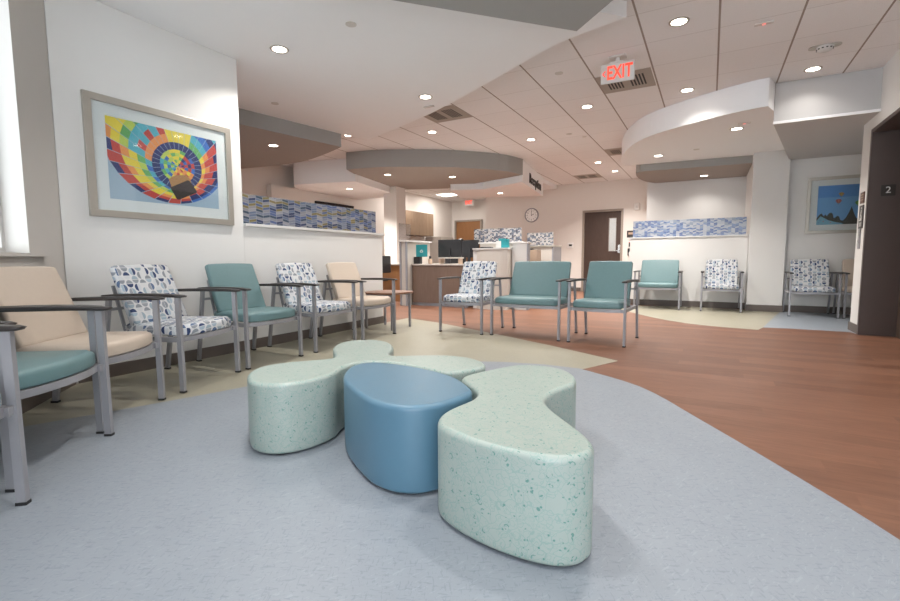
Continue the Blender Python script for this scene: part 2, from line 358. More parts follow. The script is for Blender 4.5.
# curved white canopy on the right
cv = catmull([(.51, 6.56), (.32, 6.60), (-.01, 6.74), (-.62, 7.11), (-.975, 7.49), (-1.23, 8.02), (-1.42, 8.7), (-1.46, 9.15), (-1.36, 9.34)], 4, False) + [(-1.18, 9.36), (.57, 9.5), (1.05, 9.3), (.585, 6.80)]
struct('ceiling_canopy_curved', prism(cv, ZG, ZC-.001), M['soffit_white'])
tr = catmull([(.51, 6.55), (.32, 6.59), (-.01, 6.73), (-.62, 7.10), (-.985, 7.485), (-1.24, 8.015), (-1.43, 8.7), (-1.47, 9.15), (-1.37, 9.35)], 4, False)
struct('trim_1', prism(tr+inset([(p[0], p[1]) for p in tr], 0)[::-1][:0]+[(x+.012, y+.012) for x, y in tr[::-1]], ZG-.001, ZG+.022), M['soffit_white'])
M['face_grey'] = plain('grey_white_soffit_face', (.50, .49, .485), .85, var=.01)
al = [(.59, 6.81), (1.55, 6.83), (2.95, 6.83), (2.95, 9.42), (1.06, 9.42)]
canopy('ceiling_soffit_alcove', M['face_grey'], M['face_grey'], al, 2.475, ZC-.002)
struct('trim_2', B(.585, 1.55, 6.795, 6.815, 2.47, 2.50), M['soffit_white'])
s2 = [(.56, 9.52), (.56, 10.98)] + [(-1.0, 10.98)] + catmull([(-1.1, 10.95), (-1.25, 10.6), (-1.32, 10.1), (-1.30, 9.6), (-1.2, 9.38)], 4, False) + [(-1.1, 9.37)]
canopy('ceiling_canopy_far', M['soffit_grey'], M['soffit_grey_warmlit'], s2, 2.50, ZC-.003)

# walls
T0, TD = Vector((-4.06, 1.57)), Vector((.737, -.676))   # window wall: start corner and direction
TN = Vector((TD.y, -TD.x))                                # outwards (away from the room)
if TN.dot(Vector((-1, -1))) < 0: TN = -TN
def wseg(t0, t1, d0, d1): return [tuple(T0+TD*t0+TN*d0), tuple(T0+TD*t1+TN*d0), tuple(T0+TD*t1+TN*d1), tuple(T0+TD*t0+TN*d1)]
struct('wall_left', B(-4.17, -4.04, 1.56, 3.04, 0, ZS-.001), M['wall'])
bm = prism(wseg(0, .464, 0, .22), 0, ZS-.001); prism(wseg(.464, 2.3, 0, .22), 0, .93, bm); prism(wseg(.464, 2.3, 0, .22), 2.55, ZS-.001, bm); prism(wseg(2.3, 5.2, 0, .22), 0, ZS-.001, bm)
struct('wall_window_side', bm, M['wall_taupe'])
struct('trim_3', prism(wseg(.29, 2.36, -.045, .20), .93, .951), M['wall_taupe'])      # window sill
struct('trim_4', prism(wseg(.385, 2.3, -.012, 0), .865, .93), M['wall_taupe'])        # apron below the sill
bm = prism(wseg(.464, .50, .12, .16), .951, 2.55); prism(wseg(2.26, 2.3, .12, .16), .951, 2.55, bm); prism(wseg(.5, 2.26, .12, .16), .951, .985, bm)
prism(wseg(.5, 2.26, .12, .16), 2.51, 2.55, bm); prism(wseg(1.36, 1.40, .12, .16), .985, 2.51, bm)
wf = struct('window_1', bm, M['white']); link('pane', prism(wseg(.5, 2.26, .138, .142), .985, 2.51), M['glass'], wf)
struct('wall_half_left', B(-4.17, -4.04, 3.041, 5.26, 0, 1.235), M['wall'])
struct('trim_5', B(-4.19, -4.005, 3.042, 5.285, 1.235, 1.265, bev=.004), M['white'])
struct('baseboard_left', B(-4.04, -4.022, 1.585, 3.04, 0, .1), M['base'])
struct('baseboard_half_wall', B(-4.04, -4.022, 3.041, 5.275, 0, .1), M['base'])
struct('baseboard_half_wall_end', B(-4.17, -4.022, 5.261, 5.277, 0, .1), M['base'])
struct('baseboard_window_side', prism(wseg(.02, 5.2, -.016, 0), 0, .1), M['base'])
struct('wall_far_left', B(-8.3, -8.15, 3, 14.8, 0, ZC), M['wall_far'])
struct('wall_pilaster_left', B(-8.15, -8.0, 6.72, 7.46, 0, 2.47), M['wall_far'])
struct('wall_left_cross', B(-8.15, -4.17, 1.4, 1.55, 0, ZC), M['wall_far'])
struct('wall_office_back', B(-8.15, -5.85, 14.7, 14.85, 0, ZC), M['wall_far'])
struct('wall_office_return', B(-6.0, -5.83, 12.95, 14.7, 0, ZC), M['wall_far'])
bm = B(-5.83, -3.05, 12.95, 13.1, 0, ZC); box(bm, -3.05, -2.04, 12.95, 13.1, 2.16, ZC); box(bm, -2.04, -1.2, 12.95, 13.1, 0, ZC)
struct('wall_back', bm, M['wall_far'])
struct('wall_back_far', B(-1.25, 4, 11.0, 11.12, 0, ZC), M['wall'])
struct('wall_back_return', B(-1.25, -1.13, 11.12, 12.95, 0, ZC), M['wall_far'])
struct('wall_half_far', B(-1.37, .56, 9.6, 9.73, 0, 1.275), M['wall'])
struct('trim_6', B(-1.39, .56, 9.58, 9.75, 1.275, 1.30, bev=.004), M['white'])
struct('wall_column', B(.565, 1.06, 9.3, 11.0, 0, ZC), M['wall'])
struct('wall_alcove', B(1.06, 3.1, 9.42, 9.55, 0, 2.475), M['wall'])
struct('wall_alcove_right', B(2.95, 3.1, 7.43, 9.42, 0, 2.474), M['wall'])
bm = B(1.55, 1.70, 7.02, 7.43, 0, 2.474); box(bm, 1.55, 1.70, 7.02, 7.43, 2.474, ZC); box(bm, 1.55, 1.70, 4.9, 7.02, 2.33, ZC); box(bm, 1.55, 1.70, -1, 4.9, 0, ZC)
struct('wall_right', bm, M['wall'])
struct('wall_alcove_side', B(1.70, 3.1, 7.31, 7.43, 0, 2.474), M['wall'])
struct('baseboard_back', B(-5.83, -3.1, 12.935, 12.95, 0, .1), M['base'])
struct('baseboard_back_right', B(-1.99, -1.25, 12.935, 12.95, 0, .1), M['base'])
struct('baseboard_far_half_wall', B(-1.385, .56, 9.585, 9.6, 0, .11), M['base'])
struct('baseboard_column', prism([(.55, 9.285), (1.075, 9.285), (1.075, 9.3), (.55, 9.3)], 0, .11), M['base'])
struct('baseboard_alcove', B(1.06, 2.95, 9.405, 9.42, 0, .11), M['base'])
bm = B(1.535, 1.55, 7.02, 7.43, 0, .1); box(bm, 1.535, 1.70, 7.43, 7.445, 0, .1)
struct('baseboard_right', bm, M['base'])
struct('baseboard_right_near', B(1.535, 1.55, -1, 4.9, 0, .1), M['base'])
# elevator opening on the right
bm = B(1.53, 1.86, 6.97, 7.02, 0, 2.33); box(bm, 1.53, 1.86, 4.9, 4.96, 0, 2.33); box(bm, 1.53, 1.86, 4.96, 6.97, 2.29, 2.33)
ej = struct('trim_7', bm, M['elev'])
bm = B(1.86, 1.90, 5.98, 7.02, 0, 2.33); box(bm, 1.86, 1.90, 4.9, 5.975, 0, 2.33)
ed = struct('door_1', bm, M['elevdoor'])

# ------------------------------------------------------------------ doors
def door(name, x0, x1, y, top, mat, vision=None):
    fr = B(x0, x0+.055, y-.02, y+.1, 0, top); box(fr, x1-.055, x1, y-.02, y+.1, 0, top); box(fr, x0+.055, x1-.055, y-.02, y+.1, top-.055, top)
    lf = bmesh.new(); X0, X1, ZT = x0+.057, x1-.057, top-.057
    if vision:
        a, b, c, d = vision; box(lf, X0, a, y+.02, y+.065, .01, ZT); box(lf, b, X1, y+.02, y+.065, .01, ZT); box(lf, a, b, y+.02, y+.065, .01, c); box(lf, a, b, y+.02, y+.065, d, ZT)
    else: box(lf, X0, X1, y+.02, y+.065, .01, ZT)
    o = struct(name, lf, mat); link('door_frame', fr, M['doorframe'], o)
    if vision:
        a, b, c, d = vision
        g = B(a-.012, a, y+.008, y+.02, c-.012, d+.012); box(g, b, b+.012, y+.008, y+.02, c-.012, d+.012); box(g, a, b, y+.008, y+.02, c-.012, c); box(g, a, b, y+.008, y+.02, d, d+.012)
        link('vision_frame', g, M['doorframe'], o); link('vision_pane', B(a, b, y+.04, y+.045, c, d), M['glass'], o)
    return o
d2 = door('door_2', -3.09, -2.03, 12.95, 2.2, M['darkdoor'], (-2.385, -2.215, 1.10, 1.96))
bm = B(-2.155, -2.095, 12.95, 12.97, 1.04, 1.26, bev=.004); box(bm, -2.23, -2.10, 12.91, 12.93, 1.09, 1.11); box(bm, -2.12, -2.10, 12.91, 12.97, 1.09, 1.11)
link('handle', bm, M['chrome'], d2)
door('door_3', -7.99, -6.93, 14.63, 2.27, M['doorwood'])
struct('wall_room_behind_door', B(-3.3, -1.3, 14.2, 14.3, 0, ZC), M['wall_far'])

# ================================================================== CEILING FITTINGS
lights = [
 (-.317, 4.655, ZC, 'brightest recessed ceiling light, nearest one in the tiles right of the exit sign'),
 (-1.532, 6.544, ZC, 'recessed ceiling light in the tiles just below and left of the hanging exit sign'),
 (-3.99, 6.559, ZC, 'recessed ceiling light in the tiles right below the left ceiling vent'),
 (-2.77, 7.821, ZC, 'recessed ceiling light in the tiles above the word on the reception soffit'),
 (-2.175, 10.385, ZC, 'recessed ceiling light in the far tiles left of the curved white canopy'),
 (-2.033, 11.585, ZC, 'farthest recessed ceiling light in the tiles above the dark door'),
 (-.328, 6.534, ZC, 'recessed ceiling light in the tiles just in front of the curved white canopy'),
 (.896, 6.518, ZC, 'recessed ceiling light washing the face of the alcove soffit at right'),
 (-3.51, 3.099, ZS, 'recessed ceiling light in the white soffit above the large balloon picture'),
 (-3.02, 4.82, ZS, 'recessed ceiling light in the white soffit near its long curved edge'),
 (-5.28, 6.03, ZC, 'recessed ceiling light in the tile strip just past the corner of the left grey canopy'),
 (.241, 7.46, ZG, 'recessed light in the right end of the curved white canopy'),
 (-.835, 8.72, ZG, 'recessed light in the left end of the curved white canopy'),
 (-5.81, 7.8, ZG, 'left one of two recessed lights under the grey reception canopy'),
 (-4.8, 8.69, ZG, 'right one of two recessed lights under the grey reception canopy'),
 (-5.82, 4.96, ZG, 'recessed light under the grey canopy beyond the mosaic half wall'),
 (-.171, 10.48, 2.50, 'recessed light washing the pale wall above the far mosaic panel'),
 (-4.5, 10.55, 2.49, 'recessed light in the white soffit that carries the black lettering'),
 (-7.1, 8.1, 2.48, 'recessed light in the pale far left soffit above the mosaic half wall'),
 (-.32, 2.775, ZC, 'added unseen recessed light above the picture frame, over the blue floor'), (.90, 4.64, ZC, 'added unseen recessed light just above the top edge of the photo, at right'),  # unseen downlights following the tile row spacing, added to brighten the foreground
 (.90, 2.775, ZC, 'added unseen recessed light overhead at right, out of the photo'), (.90, .9, ZC, 'added unseen recessed light behind the camera at right'),  # two more unseen ones, added for foreground light
 (-1.9, 1.75, ZG, 'added unseen light in the grey canopy overhead'), (-1.2, 1.0, ZG, 'second added unseen light in the grey canopy overhead'), (-.45, 2.3, ZG, 'third added unseen light in the grey canopy overhead')]  # unseen canopy downlights, added to light the foreground from overhead
def make_light():
    t = thing('recessed_light', 'x', 'ceiling light', group='recessed downlights')
    bm = bmesh.new(); n = 28
    rs = [(.062, -.004), (.078, -.007), (.084, -.001), (.084, 0)]
    vs = [[bm.verts.new((r*math.cos(2*PI*i/n), r*math.sin(2*PI*i/n), z)) for i in range(n)] for r, z in rs]
    for a, b in zip(vs, vs[1:]):
        for i in range(n): bm.faces.new((a[i], a[(i+1) % n], b[(i+1) % n], b[i]))
    link('trim_ring', bm, M['nickel'], t, True)
    link('lens', prism(disc(0, 0, .064, 28), -.003, -.001), M['lens'], t)
    return t
lp = make_light()
lamp = bpy.data.lights.new('downlight_beam', 'AREA'); lamp.shape = 'DISK'; lamp.size = .11; lamp.energy = LAMP_W; lamp.color = WARM; lamp.spread = math.radians(125)
POWER = {0: 1.2, 10: .8, 6: .28, 7: .2, 16: .4, 11: 2.0, 12: 2.4, 8: 1.2, 9: 1.5, 13: 3.0, 14: 3.0}
LD = {}
def lamp_data(k):
    if k not in LD: LD[k] = lamp.copy(); LD[k].energy = LAMP_W*k
    return LD[k]
for i, (x, y, z, lab) in enumerate(lights):
    if i == 0: r = lp
    else:
        r = lp.copy(); C.objects.link(r)
        for ch in [c for c in C.objects if c.parent == lp and c.type == 'MESH']:
            c = ch.copy(); C.objects.link(c); c.parent = r
    r.location = (x, y, z); r['label'] = lab
    k = POWER.get(i, 4.0 if y > 7.5 else 2.3 if y > 6 else (1.2 if i < 19 else .8))
    l = bpy.data.objects.new('downlight_beam', lamp_data(k)); C.objects.link(l); l.parent = r; l.location = (0, 0, -.012)
for x, y, lab in ((-7.25, 11.2, 'nearer square lit panel in the office ceiling behind reception'), (-7.35, 13.0, 'farther square lit panel in the office ceiling behind reception')):
    t = thing('ceiling_panel_light', lab, 'ceiling light', (x, y, ZC), group='office panel lights')
    bm = B(-.3, .3, -.3, -.28, -.012, -.001); box(bm, -.3, .3, .28, .3, -.012, -.001); box(bm, -.3, -.28, -.28, .28, -.012, -.001); box(bm, .28, .3, -.28, .28, -.012, -.001)
    link('frame', bm, M['ceilwhite'], t); link('diffuser', B(-.28, .28, -.28, .28, -.009, -.002), M['troffer'], t)
    lt = bpy.data.lights.new('panel_beam', 'AREA'); lt.shape = 'SQUARE'; lt.size = .5; lt.energy = 17; lt.color = WARM
    l = bpy.data.objects.new('panel_beam', lt); C.objects.link(l); l.parent = t; l.location = (0, 0, -.02)
for x, y, z, lab, s in ((-2.637, 3.074, ZS, 'flat white sprinkler cover in the white soffit, right of the light over the picture', .045), (-4.742, 4.087, ZS, 'flat white sprinkler cover on the soffit where it meets the grey canopy', .045),
        (-1.539, 5.236, ZC, 'flat white sprinkler cover in the tiles left of the exit sign', .045), (-2.11, 7.802, ZC, 'flat white sprinkler cover in the tiles below left of the exit sign', .045),
        (-.26, 8.52, ZG, 'flat white sprinkler cover under the curved white canopy', .045), (-1.93, 8.1, ZC, 'small round cover in far tiles beside the curved canopy', .035)):
    tag(link('sprinkler_cover', prism(disc(x, y, s), z-.006, z-.0005), M['ceilwhite']), lab, 'sprinkler cover', 'ceiling sprinkler covers')
def vent(x0, x1, y0, y1, lab, slots):
    t = thing('ceiling_vent', lab, 'vent', ((x0+x1)/2, (y0+y1)/2, ZC), group='ceiling vents'); X, Y = (x1-x0)/2, (y1-y0)/2
    link('panel', B(-X, X, -Y, Y, -.005, -.001), plain('vent_panel_paint', (.36, .315, .275), .6), t)
    n = slots
    for sx in (-1, 1):
        bm = bmesh.new()
        for k in range(5): a = (.045+.035*k); box(bm, min(sx*a, sx*(a+.018)), max(sx*a, sx*(a+.018)), -Y*.6, Y*.6, -.0065, -.005)
        link('slot_row', bm, M['greygap'], t)
    return t
vent(-1.22, -.64, 5.575, 6.16, 'square slotted ceiling vent just behind the hanging exit sign', 5)
vent(-3.66, -3.07, 5.575, 6.16, 'square slotted ceiling vent by the edge of the white soffit', 5)
vent(-3.06, -2.46, 11.68, 12.27, 'farthest slotted ceiling vent before the back wall', 5)
vent(-1.84, -1.24, 9.23, 9.82, 'narrow ceiling vent beside the curved white canopy', 3)
t = thing('smoke_detector', 'round white smoke detector in the tiles above the alcove at right', 'smoke detector', (.892, 5.885, ZC))
link('mounting_plate', prism(rrect(-.13, .13, -.055, .055, .05), -.008, -.001), M['nickel'], t)
bm = bmesh.new(); n = 24; rs = [(.07, -.008), (.07, -.025), (.055, -.045), (.03, -.055)]
vs = [[bm.verts.new((r*math.cos(2*PI*i/n), r*math.sin(2*PI*i/n), z)) for i in range(n)] for r, z in rs]
for a, b in zip(vs, vs[1:]):
    for i in range(n): bm.faces.new((a[i], a[(i+1) % n], b[(i+1) % n], b[i]))
bm.faces.new(vs[-1]); link('sensor_head', bm, M['white'], t, True)
bm = bmesh.new()
for k in range(12): a = 2*PI*k/12; bar(bm, (.063*math.cos(a), .063*math.sin(a), -.03), (.063*math.cos(a+.25), .063*math.sin(a+.25), -.03), .012, .01)
link('sensor_vent', bm, M['darkink'], t)
for x, y, z, lab in ((.315, 7.2, ZG, 'tiny sensor with a red light under the curved white canopy'), (.33, 5.05, ZC, 'small ceiling sensor with a red light at the top edge of the photo'), (-3.165, 5.13, ZS, 'small flat grey sensor on the white soffit below its curved edge light')):
    t = thing('ceiling_sensor', lab, 'sensor', (x, y, z), group='small ceiling sensors')
    link('plate', B(-.07, .07, -.022, .022, -.012, -.001, bev=.003), M['ceilwhite'], t)
    if z != ZS: link('indicator', B(-.012, .012, -.008, .008, -.015, -.0125), M['redled'], t)
# hanging exit sign
t = thing('exit_sign', 'hanging white exit sign with red letters and left arrow', 'exit sign', mtx=face((-.9, 5.13, 2.79), (1, .02, 0)))
link('panel', B(-.163, .163, -.095, .095, -.012, .012, bev=.003), M['white'], t)
text('lettering', 'EXIT', .185, M['exitred'], t, .02, -.003, .0125, .002, sx=.66, bold=.004)
bm = bmesh.new(); bar(bm, (-.142, 0, .014), (-.118, .028, .014), .004, .011, Vector((0, 0, 1))); bar(bm, (-.142, 0, .014), (-.118, -.028, .014), .004, .011, Vector((0, 0, 1)))
link('arrow', bm, M['exitred'], t)
bm = B(-.075, .06, .095, .108, -.02, .02); box(bm, -.02, .02, .108, .154, -.012, .012); box(bm, -.08, .08, .142, .153, -.05, .05); link('mount', bm, M['ceilwhite'], t)
t = thing('exit_sign', 'small lit red exit sign over the brown office door', 'exit sign', mtx=face((-7.26, 14.3, 2.82), (1, 0, 0)))
link('panel', B(-.19, .19, -.11, .11, -.015, .012, bev=.003), M['white'], t)
text('lettering', 'EXIT', .17, M['exitred'], t, 0, 0, .0125, .002, sx=.75, bold=.006)
link('mount', B(-.05, .05, .11, .123, -.02, .02), M['ceilwhite'], t)
# lettering on the reception soffit
d = Vector((-.315, 2.34, 0)).normalized(); a0 = Vector((-3.46, 9.26, 2.685))
t = thing('wall_lettering', 'black letters reading Reception on the white soffit', 'lettering', mtx=face(tuple(a0+d*1.33+Vector((.012, .003, 0))), tuple(d)))
text('letters', 'Reception', .29, M['darkink'], t, .0, -.02, 0, .006, bold=.008, sx=1.14)

# ================================================================== MOSAIC PANELS, PICTURES, WALL FITTINGS
tag(link('mosaic_panel', B(-4.115, -4.095, 3.06, 5.2, 1.266, 1.565, bev=.002), M['mosaic_left']), 'long blue and gold mosaic screen panel standing on the left half wall', 'screen panel')
tag(link('mosaic_panel', B(-1.33, .53, 9.655, 9.675, 1.301, 1.61, bev=.002), M['mosaic_far']), 'pale blue and white mosaic screen panel on the far half wall', 'screen panel')
t = thing('wall_television', 'thin black screen edge showing above the left mosaic panel', 'television', (-8.14, 8.72, 2.16))
link('screen', B(0, .05, -.66, .66, -.35, .12, bev=.004), M['screen'], t); link('wall_bracket', B(-.009, 0, -.2, .2, -.25, 0), M['metal'], t)
def clip(poly, x0, x1, y0, y1):
    for ax, lim, s in ((0, x0, 1), (0, x1, -1), (1, y0, 1), (1, y1, -1)):
        out = []
        for i in range(len(poly)):
            a, b = poly[i-1], poly[i]; ia, ib = s*(a[ax]-lim) >= 0, s*(b[ax]-lim) >= 0
            if ia != ib: k = (lim-a[ax])/(b[ax]-a[ax]); out.append((a[0]+(b[0]-a[0])*k, a[1]+(b[1]-a[1])*k))
            if ib: out.append(b)
        poly = out
        if len(poly) < 3: return []
    return poly
INK = {}
def ink(c):
    if c not in INK: INK[c] = plain('print_ink', c, .55, var=.03, scale=60)
    return INK[c]
class Art:
    def __init__(s, x0, x1, y0, y1): s.r = (x0, x1, y0, y1); s.bm = bmesh.new(); s.m = []; s.k = 0
    def add(s, poly, c, lift=True):
        poly = clip(poly, *s.r)
        if not poly: return
        m = ink(c)
        if m not in s.m: s.m.append(m)
        f = s.bm.faces.new([s.bm.verts.new((x, y, s.k)) for x, y in poly]); f.material_index = s.m.index(m)
        if f.normal.z < 0: f.normal_flip()
    def up(s): s.k += .00015
    def make(s, parent, z):
        me = bpy.data.meshes.new('print'); s.bm.normal_update()
        for f in s.bm.faces:
            if f.normal.z < 0: f.normal_flip()
        s.bm.to_mesh(me); s.bm.free()
        for m in s.m: me.materials.append(m)
        for v in me.vertices: v.co.z += z
        o = bpy.data.objects.new('print', me); C.objects.link(o); o.parent = parent; return o
def picture(t, W, H, fw_, iw, ih):
    """Frame W x H of width fw_, picture area iw x ih, local x right, y up, z out."""
    bm = bmesh.new()
    for a, b, c, d_ in ((-W/2, W/2, H/2-fw_, H/2), (-W/2, W/2, -H/2, -H/2+fw_), (-W/2, -W/2+fw_, -H/2+fw_, H/2-fw_), (W/2-fw_, W/2, -H/2+fw_, H/2-fw_)): box(bm, a, b, c, d_, .002, .03, bev=.003)
    link('frame', bm, M['nickel'], t)
    link('mat_board', B(-W/2+fw_, W/2-fw_, -H/2+fw_, H/2-fw_, .006, .012), M['mat'], t)
    link('glazing', B(-W/2+fw_, W/2-fw_, -H/2+fw_, H/2-fw_, .018, .0195), M['glass'], t)
Y_, O_, R_, N_, BL_, T_, G_, YG = (.80, .62, .07), (.80, .30, .10), (.55, .07, .06), (.025, .04, .16), (.05, .16, .50), (.10, .42, .52), (.15, .42, .14), (.50, .60, .12)
t = thing('framed_picture', 'large framed photograph of a rainbow balloon seen from below', 'picture', mtx=face((-4.04, 2.325, 1.688), (0, 1, 0)))
picture(t, 1.19, .905, .052, .905, .62)
A = Art(-.452, .452, -.31, .31)
A.add([(-1, -1), (1, -1), (1, 1), (-1, 1)], (.36, .46, .57)); A.up()
NG = 30; cx, cy = .085, .02
def inner(a): return (cx+.205*math.cos(a), cy+.195*math.sin(a))
def outer(a): return (cx-.05+.52*math.cos(a), cy+.15+.47*math.sin(a))
RB = [T_, G_, Y_, YG, O_, R_, N_, BL_]
for g in range(NG):
    a0, a1 = 2*PI*g/NG, 2*PI*(g+1)/NG
    deg = math.degrees((a0+a1)/2) % 360
    sh = int(deg/28)
    for k in range(6):
        f0, f1 = k/6, (k+1)/6
        P = [tuple(inner(a)[c]*(1-f)+outer(a)[c]*f for c in (0, 1)) for a, f in ((a0+.012, f0), (a1, f0), (a1, f1), (a0+.012, f1))]
        if 180 < deg < 290: c = [T_, G_, Y_, O_, R_, N_][k] if g % 2 else [BL_, YG, Y_, Y_, R_, R_][k]
        elif 110 < deg <= 180: c = [O_, R_, T_, G_, Y_, Y_][k] if g % 2 else [O_, T_, T_, YG, Y_, O_][k]
        elif 60 < deg <= 110: c = [Y_, Y_, O_, R_, T_, G_][k]
        elif 20 < deg <= 60: c = [G_, T_, BL_, N_, T_, N_][k]
        else: c = [Y_, O_, R_, R_, N_, BL_][k] if g % 2 else [O_, R_, R_, N_, N_, BL_][k]
        A.add(P, c)
A.up()
for g in range(NG):
    a0, a1 = 2*PI*g/NG+.02, 2*PI*(g+1)/NG
    A.add([(cx+r*math.cos(a), cy+r*.93*math.sin(a)) for a, r in ((a0, .15), (a1, .15), (a1, .215), (a0, .215))], N_)
A.up()
PAL = [[Y_, Y_, YG, G_], [T_, BL_, G_, YG], [R_, BL_, N_, R_], [O_, R_, Y_, O_], [YG, T_, BL_, G_]]
for g in range(18):
    a0, a1 = 2*PI*g/18, 2*PI*(g+1)/18; deg = math.degrees((a0+a1)/2)
    fam = 0 if 60 < deg < 140 else (2 if deg <= 60 or deg > 345 else (1 if deg < 235 else 3))
    for k in range(5):
        q0, q1 = .152*(1-k/5), .152*(1-(k+1)/5)
        P = [(cx+r*math.cos(a), cy+r*.93*math.sin(a)) for a, r in (((a0, q0), (a1, q0), (a1, q1), (a0, q1)) if k < 4 else ((a0, q0), (a1, q0)))]
        if k == 4: P.append((cx, cy))
        A.add(P, PAL[fam][(g+k*2) % 4])
A.up()
A.add([(.0, -.10), (.03, -.075), (.07, -.055), (.155, -.045), (.19, -.075), (.21, -.17), (.03, -.19)], (.42, .22, .10)); A.up()
A.add([(.0, -.155), (.015, -.165), (.165, -.085), (.18, -.09), (.245, -.17), (.24, -.185), (.075, -.265), (.06, -.26)], (.045, .035, .035))
A.make(t, .0125)
t = thing('framed_picture', 'framed photograph of two distant balloons in blue sky, in the alcove', 'picture', mtx=face((1.905, 9.42, 1.72), (1, 0, 0)))
picture(t, 1.18, .89, .05, .895, .61)
A = Art(-.447, .447, -.305, .305)
A.add([(-1, -1), (1, -1), (1, .12), (-1, .12)], (.16, .36, .66)); A.add([(-1, .12), (1, .12), (1, 1), (-1, 1)], (.09, .26, .60)); A.up()
tree = [(-.447, -.2), (-.43, -.17), (-.41, -.14), (-.385, -.125), (-.36, -.17), (-.335, -.14), (-.32, -.17), (-.295, -.13), (-.27, -.115), (-.245, -.14), (-.235, -.2), (-.215, -.2), (-.19, -.17), (-.165, -.185), (-.15, -.235), (-.12, -.25), (-.085, -.21), (-.06, -.15), (-.04, -.10), (-.02, -.03), (0, -.10), (.02, -.16), (.045, -.22), (.1, -.2), (.16, -.12), (.22, -.17), (.30, -.1), (.37, -.19), (.447, -.16)]
for i in range(len(tree)-1): A.add([(tree[i][0], -.305), (tree[i+1][0], -.305), tree[i+1], tree[i]], (.05, .05, .045))
A.up(); A.add([(-.447, -.305), (-.447, -.24), (-.40, -.17), (-.37, -.185), (-.30, -.235), (-.2, -.27), (-.12, -.29), (-.12, -.305)], (.20, .42, .56)); A.up()
for q, (bx, by, col) in enumerate([(-.155, .165, (.35, .19, .06)), (-.185, .06, (.36, .09, .07)), (.055, .02, (.12, .30, .08)), (.28, .1, (.4, .2, .05))]):
    k = [.034, .038, .04, .04][q]; A.add([(bx+k*math.cos(a), by+k*.75*math.sin(a)) for a in [PI*i/10 for i in range(11)]]+[(bx-k*.35, by-k*.95), (bx+k*.35, by-k*.95)], col)
    A.up(); A.add([(bx+k*.3*math.cos(a), by+k*.75*math.sin(a)) for a in [PI*i/8 for i in range(9)]]+[(bx-k*.1, by-k*.9), (bx+k*.1, by-k*.9)], [(.38, .28, .08), (.5, .16, .12), (.2, .45, .12), (.5, .35, .1)][q]); A.add([(bx-.008, by-k*1.15), (bx+.008, by-k*1.15), (bx+.008, by-k*1.35), (bx-.008, by-k*1.35)], (.05, .04, .03))
for k, (px, py) in enumerate([(-.40, -.23), (-.36, -.25), (-.33, -.23), (-.27, -.27), (-.42, -.27)]): A.add(disc(px, py, .008, 8), (.5, .12, .12) if k % 2 else (.12, .2, .5))
A.make(t, .0125)
# clock
t = thing('wall_clock', 'round white wall clock with black hands on the back wall', 'clock', mtx=face((-4.54, 12.95, 2.15), (1, 0, 0)))
bm = bmesh.new(); n = 40; rs = [(.205, .002), (.205, .035), (.195, .045), (.182, .04), (.178, .03)]
vs = [[bm.verts.new((r*math.cos(2*PI*i/n), r*math.sin(2*PI*i/n), z)) for i in range(n)] for r, z in rs]
for a, b in zip(vs, vs[1:]):
    for i in range(n): bm.faces.new((a[i], a[(i+1) % n], b[(i+1) % n], b[i]))
link('rim', bm, M['metal'], t, True); link('dial', prism(disc(0, 0, .18, 40), .02, .03), plain('clock_dial_white', (.85, .85, .84), .5), t)
for k in range(12): a = 2*PI*k/12; link('hour_mark', bar(bmesh.new(), (.15*math.cos(a), .15*math.sin(a), .031), (.17*math.cos(a), .17*math.sin(a), .031), .003, .010, Vector((0, 0, 1))), M['darkink'], t)
for k in range(12): a = PI/2-2*PI*(k+1)/12; text('numeral', str(k+1), .045, M['darkink'], t, .125*math.cos(a), .125*math.sin(a), .031, .0005)
bm = bmesh.new(); bar(bm, (0, -.02, .034), (.0, .115, .034), .003, .008, Vector((0, 0, 1))); link('minute_hand', bm, M['darkink'], t)
bm = bmesh.new(); bar(bm, (-.01, -.005, .036), (.075, .03, .036), .003, .010, Vector((0, 0, 1))); link('hour_hand', bm, M['darkink'], t)
# thermostat, alarm, plaques, reader, badge
t = thing('thermostat', 'small white thermostat with dark display left of the dark door', 'thermostat', mtx=face((-3.41, 12.95, 1.265), (1, 0, 0)))
link('housing', B(-.08, .08, -.07, .07, .001, .025, bev=.006), M['whiteink'], t); link('display', B(-.035, .05, -.02, .03, .0255, .028), M['darkink'], t)
t = thing('wall_alarm', 'white rounded alarm device high on the wall right of the dark door', 'alarm', mtx=face((-1.70, 12.95, 2.23), (1, 0, 0)))
link('housing', rprism(rrect(-.07, .07, -.09, .09, .04), .001, .05, .015), M['whiteink'], t); link('lens_window', B(-.03, .03, -.035, .02, .0505, .058, bev=.002), M['white'], t)
t = thing('door_plaque', 'dark square room sign beside the dark door', 'sign', mtx=face((-1.84, 12.95, 1.53), (1, 0, 0)))
link('plate', B(-.09, .09, -.09, .09, .001, .010, bev=.002), M['plaque'], t); link('insert', B(-.055, .055, -.01, .045, .0105, .012), M['tan'], t)
t = thing('card_reader', 'small black card reader with a red light under the room sign', 'card reader', mtx=face((-1.83, 12.95, 1.275), (1, 0, 0)))
link('housing', B(-.045, .045, -.075, .06, .001, .03, bev=.004), M['blackplastic'], t); link('indicator', B(-.04, .04, .045, .058, .0305, .033), M['redled'], t)
t = thing('hand_sanitizer_holder', 'small dark holder with a round white disc below the card reader', 'dispenser', mtx=face((-1.8, 12.95, 1.03), (1, 0, 0)))
link('bracket', B(-.10, .03, -.06, .13, .001, .03, bev=.004), M['blackplastic'], t); link('disc', prism(disc(.02, -.01, .09, 24), .031, .045), M['whiteink'], t)
